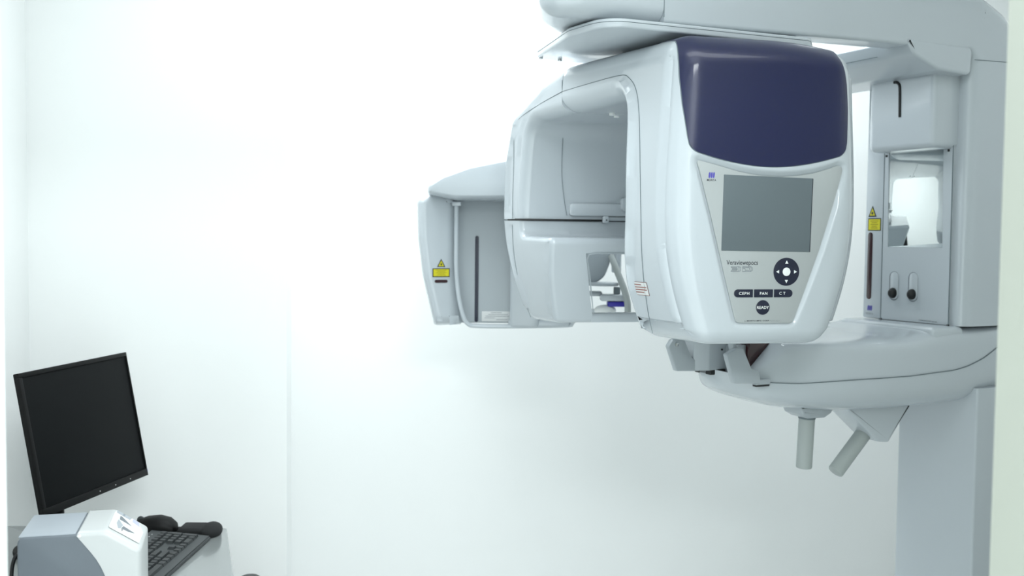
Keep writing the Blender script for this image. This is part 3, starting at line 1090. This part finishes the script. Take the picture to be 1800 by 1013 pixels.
def ck_pt(x, z, lift=.0004):
    return (x, 2.935 + (x + .28) * .45 - lift, z)


warning_signs(ck_pt(-.206, 1.4225), ck_pt(-.206, 1.394), XC, .053, .0255, .0260, .0240, cheek)
sub(flat_poly([(p[0], p[1]) for p in fillet(stadium(0, 0, .040, .0085), .1, 20)[0]], ck_pt(-.206, 1.3690, .0), XC, th=.0012), 'laser_window', M_LASER, cheek)
can = [(-.244, 1.618, .012), (-.243, 1.645, .02), (-.20, 1.672, .06), (-.125, 1.700, .1), (.0, 1.726, .2), (.25, 1.735, .03), (.25, 1.600, .02), (-.03, 1.606, .1), (-.165, 1.604, .05)]
nP2, nO2 = fillet(can, .02, 7)
canopy = cp(pillow(nP2, nO2, K(2.88), K(3.19), (.05, .012), (.03, .012), 8, 3, None, .04).xf(lambda p: (p[1], p[0], p[2])), 'canopy', M_SHELL, ceph, 'rounded white canopy over the head', sharp=45)
cp(tube(smooth_path([(-.164, 2.985, 1.590), (-.164, 2.985, 1.48), (-.163, 2.985, 1.40), (-.156, 2.985, 1.33), (-.144, 2.985, 1.275), (-.128, 2.985, 1.245), (-.10, 2.99, 1.2385), (.0, 2.995, 1.238), (.16, 3.0, 1.242), (.175, 3.0, 1.248), (.18, 3.0, 1.256)], 6), .0065, 10), 'edge_trim', M_SHELL, ceph, 'thin white edge tube')
cp(rbox(-.176, -.150, 2.972, 3.0, 1.588, 1.600, .002), 'trim_cap', M_SHELL, ceph)
sub(prism(stadium(-.105, 1.374, .0105, .256), 3.032, 3.038, 'y', .0008), 'xray_slit', M_NAVY, bodyp, 'long dark vertical slit')
lab = sub(prism([(-.089, 1.2485, .001), (.0, 1.2485, .001), (.0, 1.2785, .001), (-.089, 1.2785, .001)], 3.0335, 3.036, 'y', .0003), 'rating_label', M_LABEL, bodyp, 'white rating label')
mb = MB()
for k, (xa, xb_) in enumerate(((-.062, -.030), (-.070, -.012), (-.078, -.008), (-.08, -.05), (-.045, -.012))):
    q = flat_poly(rect2(xb_ - xa, .0012, (xa + xb_) / 2, 1.2745 - .0052 * k), (0, 3.0334, 0), XF, th=.0002)
    mb.add(q.v, q.f)
sub(mb, 'printed_lines', M_GREYINK, bodyp)
cp(rbox(-.01, .172, 2.99, 3.10, 1.236, 1.258, .007), 'bottom_rail', M_SHELL, ceph)
cp(rbox(-.006, .08, 2.985, 3.08, 1.236, 1.61, .008), 'inner_guard', M_SHELL, ceph)
# arm that carries the head from the stand's bracket, hidden behind the arch
cs_, sn_ = math.cos(math.radians(26.4)), math.sin(math.radians(26.4))


def w2s(p):
    x, y = p[0] - O3[0], p[1] - O3[1]
    return (x * cs_ + y * sn_, -x * sn_ + y * cs_, p[2])


armp = smooth_path([(.675, 3.09, 1.925), (.58, 3.17, 1.925), (.40, 3.20, 1.925), (.22, 3.16, 1.92), (.14, 3.11, 1.87), (.12, 3.09, 1.79), (.12, 3.08, 1.737)], 8)
cp(tube(armp, .040, 16).xf(w2s), 'carrier_arm', M_SHELL, stand, 'white carrier arm reaching behind the arch')
# craniostat seen through the lower opening of the arch
cran = cp(rod((.30, 2.95, 1.615), (.30, 2.95, 1.40), .014, 14), 'head_positioner', M_SHELL, ceph, 'white head positioner with blue band')
cp(rbox(.20, .33, 2.94, 3.02, 1.60, 1.64, .006), 'positioner_bracket', M_SHELL, ceph)
sub(prism([(.16, 1.50, .03), (.285, 1.50, .03), (.283, 1.43, .05), (.262, 1.372, .05), (.16, 1.366, .02)], 2.952, 2.985, 'y', .006), 'ear_plate', M_SHELL2, cran)
sub(disc(.262, 2.95, .046, 1.362, 1.372, 'z', 28, .003), 'tray', M_SHELL2, cran)
sub(tube(smooth_path([(.283, 2.94, 1.45), (.296, 2.93, 1.415), (.318, 2.925, 1.36), (.330, 2.925, 1.32), (.333, 2.93, 1.285)], 6), .0095, 12), 'hose', M_RUBBERGREY, cran)
sub(rbox(.215, .262, 2.955, 3.0, 1.331, 1.345, .006), 'ear_clamp', M_SHELL2, cran)
sub(rbox(.255, .330, 2.935, 2.99, 1.318, 1.338, .005), 'collar_block', M_SHELL, cran)
sub(rbox(.276, .328, 2.937, 2.98, 1.302, 1.3165, .003), 'blue_band', M_BLUE, cran, 'blue rubber band')
sub(rbox(.295, .312, 2.945, 2.975, 1.338, 1.358, .002), 'dark_joint', M_SEAM, cran)
sub(ball((.270, 2.955, 1.291), .032, .025, .016), 'nose_pad', M_WHITE, cran)
sub(rbox(.215, .30, 2.96, 3.0, 1.28, 1.292, .004), 'lower_bar', M_SHELL, cran)

# ------------------------------------------------------------------ desk corner
desk = thing('desk', 'white desk in the lower left corner under the black monitor', 'desk', (0, 0, 0), 0, (-.95, 2.2, 0))
dk = [(-1.285, 1.55, .01), (-.392, 1.55, .02), (-.722, 2.580, .008), (-1.285, 2.580, .01)]
dP, dO = fillet(dk, .2, 12)
part(pillow(dP, dO, K(.722), K(.75), (.003, .003), (.003, .003), 3, 1).xf(lambda p: (p[1], p[2], p[0])), 'desk_top', M_DESK, desk)
for x, y in ((-1.22, 1.64), (-.52, 1.62), (-.80, 2.50), (-1.22, 2.50)):
    part(rbox(x - .025, x + .025, y - .025, y + .025, 0, .7225, .004), 'leg', M_DESK, desk)

# monitor
mon_e = bpy.data.objects.new('monitor', None)
COL.objects.link(mon_e)
mon_e.location = (-1.02, 2.363, .7505)
tag(mon_e, 'black flat monitor with dark screen tilted back on the desk', 'monitor')
yaw, tilt, rl = 1.343, -.185, -.012
MC = Vector((-.985, 2.363, 1.044))
Rm = Matrix.Rotation(yaw, 4, 'Z') @ Matrix.Rotation(tilt, 4, 'X') @ Matrix.Rotation(rl, 4, 'Y')


def to_mon(p):
    return Rm.to_3x3() @ Vector(p) + MC - Vector(mon_e.location)


mw, mh = .195, .157
case = build(rbox(-mw, mw, .003, .011, -mh, mh, .002).xf(to_mon), 'case', M_BEZEL, mon_e)
bez = MB()
for bx in ((-mw, mw, mh - .010, mh), (-mw, mw, -mh, -mh + .017), (-mw, -mw + .010, -mh + .017, mh - .010), (mw - .004, mw, -mh + .017, mh - .010)):
    q = rbox(bx[0], bx[1], -.004, .006, bx[2], bx[3], .001)
    bez.add(q.v, q.f)
build(bez.xf(to_mon), 'bezel', M_BEZEL, mon_e)
build(rbox(-mw + .010, mw - .004, -.001, .006, -mh + .017, mh - .010, .0005).xf(to_mon), 'screen', M_LCD, mon_e)['label'] = 'dark matte screen'
build(rbox(mw - .002, mw + .001, -.0035, .012, -mh + .008, -mh + .016, .0005).xf(to_mon), 'blue_sticker', M_BLUETAG, mon_e)['label'] = 'tiny blue sticker on the bezel corner'
for x in (.06, .12, .0):
    build(disc(x, -mh + .008, .0015, -.0046, -.0035, 'y', 10, .0003).xf(to_mon), 'bezel_button', M_LEGEND, mon_e)
neck = tube([to_mon((0, .026, -.02)), to_mon((0, .045, -.06)), Vector((-.052, .015, .14)), Vector((-.052, .015, .004))], [.022, .024, .022, .026], 16)
build(rbox(-.14, .14, .010, .032, -.10, .10, .008).xf(to_mon), 'rear_housing', M_BEZEL, mon_e)
build(neck, 'stand_neck', M_BEZEL, mon_e)
build(disc(-.05, .015, .09, .0, .012, 'z', 40, .003), 'stand_base', M_BEZEL, mon_e)

# keyboard: long axis along Y, top row towards the left wall
kb = bpy.data.objects.new('keyboard', None)
COL.objects.link(kb)
kb.matrix_world = Matrix.Translation((-.8125, 2.255, .7505)) @ Matrix.Rotation(PI / 2 - .03, 4, 'Z')
tag(kb, 'black full size keyboard lying on the white desk', 'keyboard')
KW, KD = .445, .148
case = MB().add([(-KW / 2, -KD / 2, 0), (KW / 2, -KD / 2, 0), (KW / 2, KD / 2, 0), (-KW / 2, KD / 2, 0),
                 (-KW / 2, -KD / 2, .011), (KW / 2, -KD / 2, .011), (KW / 2, KD / 2, .022), (-KW / 2, KD / 2, .022)],
                [[3, 2, 1, 0], [4, 5, 6, 7], [0, 1, 5, 4], [1, 2, 6, 5], [2, 3, 7, 6], [3, 0, 4, 7]])
b_ = bmesh.new()
me_ = bpy.data.meshes.new('tmp')
me_.from_pydata(case.v, [], case.f)
b_.from_mesh(me_)
bmesh.ops.bevel(b_, geom=list(b_.edges), offset=.003, segments=2, affect='EDGES')
bpy.data.meshes.remove(me_)
build(MB().bm(b_), 'case', M_KBASE, kb)
U = .0187
slope = math.atan2(.011, KD)
key_src = {}


def key(x, y, wu=1.0, du=1.0):
    k_ = (wu, du)
    z = .011 + .011 * (y + KD / 2) / KD
    if k_ not in key_src:
        a, b = wu * U / 2 - .0012, du * U / 2 - .0012
        c = .0022
        mb = MB().add([(-a, -b, 0), (a, -b, 0), (a, b, 0), (-a, b, 0), (-a + c, -b + c, .0062), (a - c, -b + c, .0062), (a - c, b - c, .0062), (-a + c, b - c, .0062)],
                      [[4, 5, 6, 7], [0, 1, 5, 4], [1, 2, 6, 5], [2, 3, 7, 6], [3, 0, 4, 7], [3, 2, 1, 0]])
        lg = [(-.0028, -.001, .00635), (.0006, -.001, .00635), (.0006, .003, .00635), (-.0028, .003, .00635)]
        o = build(mb, 'key', M_KEY, kb, sharp=20)
        o.data.materials.append(M_LEGEND)
        key_src[k_] = o
    else:
        o = key_src[k_].copy()
        COL.objects.link(o)
        o.parent = kb
    o.location = (x, y, z)
    o.rotation_euler = (slope, 0, 0)


X0 = -KW / 2 + .010 + U / 2
rows = [.058, .033, .0143, -.0044, -.0231, -.0418]
for i in [0, 2, 3, 4, 5, 6.5, 7.5, 8.5, 9.5, 11, 12, 13, 14]:
    key(X0 + i * U, rows[0])
for i in range(13):
    key(X0 + i * U, rows[1])
key(X0 + 13.5 * U, rows[1], 2)
key(X0 + .25 * U, rows[2], 1.5)
for i in range(12):
    key(X0 + (1.5 + i) * U, rows[2])
key(X0 + 13.75 * U, rows[2], 1.5)
key(X0 + .375 * U, rows[3], 1.75)
for i in range(11):
    key(X0 + (1.75 + i) * U, rows[3])
key(X0 + 13.375 * U, rows[3], 2.25)
key(X0 + .625 * U, rows[4], 2.25)
for i in range(10):
    key(X0 + (2.25 + i) * U, rows[4])
key(X0 + 13.125 * U, rows[4], 2.75)
for i, w in ((.125, 1.25), (1.375, 1.25), (2.625, 1.25), (6.375, 6.25), (10.125, 1.25), (11.375, 1.25), (12.625, 1.25), (13.875, 1.25)):
    key(X0 + i * U, rows[5], w)
XN = X0 + 15.2 * U
for i in range(3):
    key(XN + i * U, rows[0])
    key(XN + i * U, rows[1])
    key(XN + i * U, rows[2])
    key(XN + i * U, rows[5])
key(XN + U, rows[4])
XQ = X0 + 18.4 * U
for r in (1, 2, 3, 4):
    for i in range(3):
        key(XQ + i * U, rows[r])
key(XQ + .5 * U, rows[5], 2)
key(XQ + 2 * U, rows[5])
key(XQ + 3 * U, rows[1])
key(XQ + 3 * U, (rows[2] + rows[3]) / 2, 1, 2)
key(XQ + 3 * U, (rows[4] + rows[5]) / 2, 1, 2)
mbk = MB()
for i in range(3):
    q = rbox(XQ + (i + .4) * U, XQ + (i + .6) * U, rows[0] - .001, rows[0] + .001, .0205, .0216, 0)
    mbk.add(q.v, q.f)
build(mbk, 'indicator_lights', M_LEGEND, kb)

# mouse pad with gel wrist rest, and mouse
pad = thing('mouse_pad', 'black mouse pad with a raised rounded wrist rest beside the keyboard', 'mouse pad', (0, 0, 0), 0, (-.86, 2.51, .7505))
pp = [(-.98, 2.455, .02), (-.725, 2.455, .02), (-.725, 2.56, .02), (-.98, 2.57, .02)]
part(prism([(-.98, 2.492, .02), (-.735, 2.492, .02), (-.735, 2.565, .02), (-.98, 2.572, .02)], .7505, .7560, 'z', .001), 'mat', M_FABRIC, pad)
part(ball((-.744, 2.522, .7600), .026, .042, .0200, 28, 14).xf(lambda p: (p[0], p[1], max(p[2], .7515))), 'wrist_rest', M_FABRIC, pad, 'rounded black gel wrist rest')
part(rbox(-.822, -.742, 2.494, 2.560, .752, .7715, .008), 'rest_collar', M_FABRIC, pad)
mouse = thing('computer_mouse', 'black computer mouse resting on the mouse pad', 'mouse', (-.035, .0, .002), 0, (-.835, 2.52, .757))
prof_x = [-.062, -.058, -.045, -.02, .01, .035, .050, .055]
prof_z = [.004, .013, .024, .033, .036, .030, .018, .004]
prof_w = [.012, .022, .028, .031, .032, .030, .022, .010]
V, F = [], []
nseg = 14
for x, z, w in zip(prof_x, prof_z, prof_w):
    for k in range(nseg + 1):
        t = PI * k / nseg
        V.append((-.850 + x, 2.525 - w * math.copysign(abs(math.cos(t)) ** .7, math.cos(t)), .7575 + z * (math.sin(t) ** .7 if 0 < k < nseg else 0)))
n = nseg + 1
for i in range(len(prof_x) - 1):
    for k in range(nseg):
        F.append([i * n + k, i * n + k + 1, (i + 1) * n + k + 1, (i + 1) * n + k])
    F.append([i * n, (i + 1) * n, (i + 1) * n + nseg, i * n + nseg])
F.append(list(range(n)))
F.append([(len(prof_x) - 1) * n + k for k in range(n)])
part(MB().add(V, F), 'body', M_BEZEL, mouse)
part(disc(-.886, .7825, .009, 2.5215, 2.5285, 'y', 18, .002), 'scroll_wheel', M_KBASE, mouse)

# film scanner, turned a little on the desk
DY0, DY1 = 0.0, 0.152
scn_e = thing('film_scanner', 'grey and white desktop film scanner with graphic label on its sloped top', 'scanner', (-.648, 1.80, 0), 15, (-.10, .075, .7505))
TZ = .972
gy = [(-.211, .7505, .004), (-.028, .7505, 0, 0), (-.046, .83, .2, 0), (-.076, .918, .15, 0), (-.112, TZ - .001, .0), (-.2105, TZ - .001, .012)]
gyP, gyO = fillet(gy, .02, 8)


def dxf(p):  # (lat=y, x, z)
    return (p[1], p[0], p[2])


grey = part(pillow(gyP, gyO, K(DY0), K(DY1), (.004, .004), (.010, .010), 4, 2).xf(dxf), 'body', M_DEVGREY, scn_e, 'blue grey scanner body')
wt = [(-.030, .7505, .0, 1), (-.008, .7505, .004), (-.008, .937, .010), (-.066, TZ + .003, .02), (-.112, TZ + .003, .004, 0), (-.1145, TZ - .004, .0, 0), (-.0765, .918, .15, 0), (-.0465, .83, .2, 0)]
wtP, wtO = fillet(wt, .02, 8)
white = part(pillow(wtP, wtO, K(DY0 - .0015), K(DY1 + .0015), (.010, .010), (.012, .012), 6, 2).xf(dxf), 'front_cover', M_DEVWHITE, scn_e, 'white rounded front cover')
part(rbox(-.2085, -.1165, DY0 + .003, DY1 - .006, TZ - .003, TZ, .001), 'top_skin', M_DEVTOP, scn_e, 'lighter grey top skin')
part(disc(-.110, TZ - .004, .0030, DY0 - .003, DY0 + .002, 'y', 12), 'side_screw', M_WHITE, scn_e)
sa = np.array([-.0645, 0, TZ + .0035])
sb = np.array([-.008, 0, .9385])
sdir = (sb - sa) / np.linalg.norm(sb - sa)
sn = np.array([-sdir[2], 0, sdir[0]])
SLen = float(np.linalg.norm(sb - sa))


def slope_poly(pts, lift, th=.0004):
    n = len(pts)
    V = [tuple(sa + sdir * u * SLen + sn * (lift + l) + np.array([0, DY0 + v * (DY1 - DY0), 0])) for l in (0, th) for u, v in pts]
    return MB().add(V, [list(range(n))[::-1], [n + k for k in range(n)]] + [[k, (k + 1) % n, n + (k + 1) % n, n + k] for k in range(n)])


sub(slope_poly([(.03, .14), (.90, .14), (.93, .60), (.72, .90), (.06, .93), (.0, .80), (.0, .18)], -.0002), 'label', M_LABEL, white, 'pale graphic label on the slope')
for pts, m_ in (([(.18, .76), (.24, .76), (.56, .60), (.20, .62)], M_DEVGREY), ([(.36, .44), (.70, .40), (.56, .34), (.32, .32)], M_DEVGREY),
                ([(.17, .60), (.34, .46), (.30, .30), (.24, .28), (.16, .44)], M_DEVTOP), ([(.04, .92), (.50, .90), (.46, .80), (.06, .82)], M_DEVTOP),
                ([(.24, .91), (.30, .905), (.29, .82), (.23, .825)], M_GREYINK), ([(.54, .89), (.72, .88), (.78, .74), (.55, .78)], M_LAV), ([(.34, .30), (.38, .29), (.36, .23)], M_INK)):
    sub(slope_poly(pts, .0002 if m_ not in (M_GREYINK, M_INK) else .0004), 'label_shape', m_, white)

# black cables behind the scanner
for k, pts in enumerate(([(-.890, 1.84, .7545), (-.905, 1.84, .82), (-.912, 1.85, .880), (-.905, 1.86, .905), (-.897, 1.88, .86), (-.895, 1.89, .7545)],
                         [(-.893, 1.91, .7545), (-.906, 1.91, .82), (-.908, 1.92, .862), (-.902, 1.93, .84), (-.90, 1.94, .7545)])):
    o = build(tube(smooth_path(pts, 6), .0035, 8), 'power_cable', M_BLACK)
    o.name = 'power_cable'
    tag(o, ['black cable curving highest behind the grey film scanner', 'black cable tucked close against the back of the film scanner'][k], 'cable', 'cables behind the scanner')

# office chair whose black backrest just rises beside the desk edge
ch = thing('office_chair', 'black office chair with rounded backrest just right of the desk', 'chair', (0, 0, 0), 0, (-.42, 2.30, 0))
part(ball((-.600, 2.26, .606), .062, .19, .118, 28, 16), 'backrest', M_CHAIR, ch)
part(rbox(-.53, -.17, 2.11, 2.49, .43, .50, .03), 'seat', M_CHAIR, ch)
part(tube([(-.590, 2.27, .55), (-.58, 2.30, .44), (-.45, 2.30, .42)], .02, 10), 'back_bracket', M_CHAIR, ch)
part(rod((-.35, 2.30, .06), (-.35, 2.30, .44), .025, 16), 'gas_post', M_CHROME, ch)
for k in range(5):
    t = 2 * PI * k / 5 + .3
    lg = part(tube([(-.35, 2.30, .09), (-.35 + .24 * math.cos(t), 2.30 + .24 * math.sin(t), .065)], [.022, .014], 10), 'base_leg', M_CHAIR, ch)
    sub(ball((-.35 + .24 * math.cos(t), 2.30 + .24 * math.sin(t), .028), .028, .028, .028, 14, 10), 'caster', M_BLACK, lg)
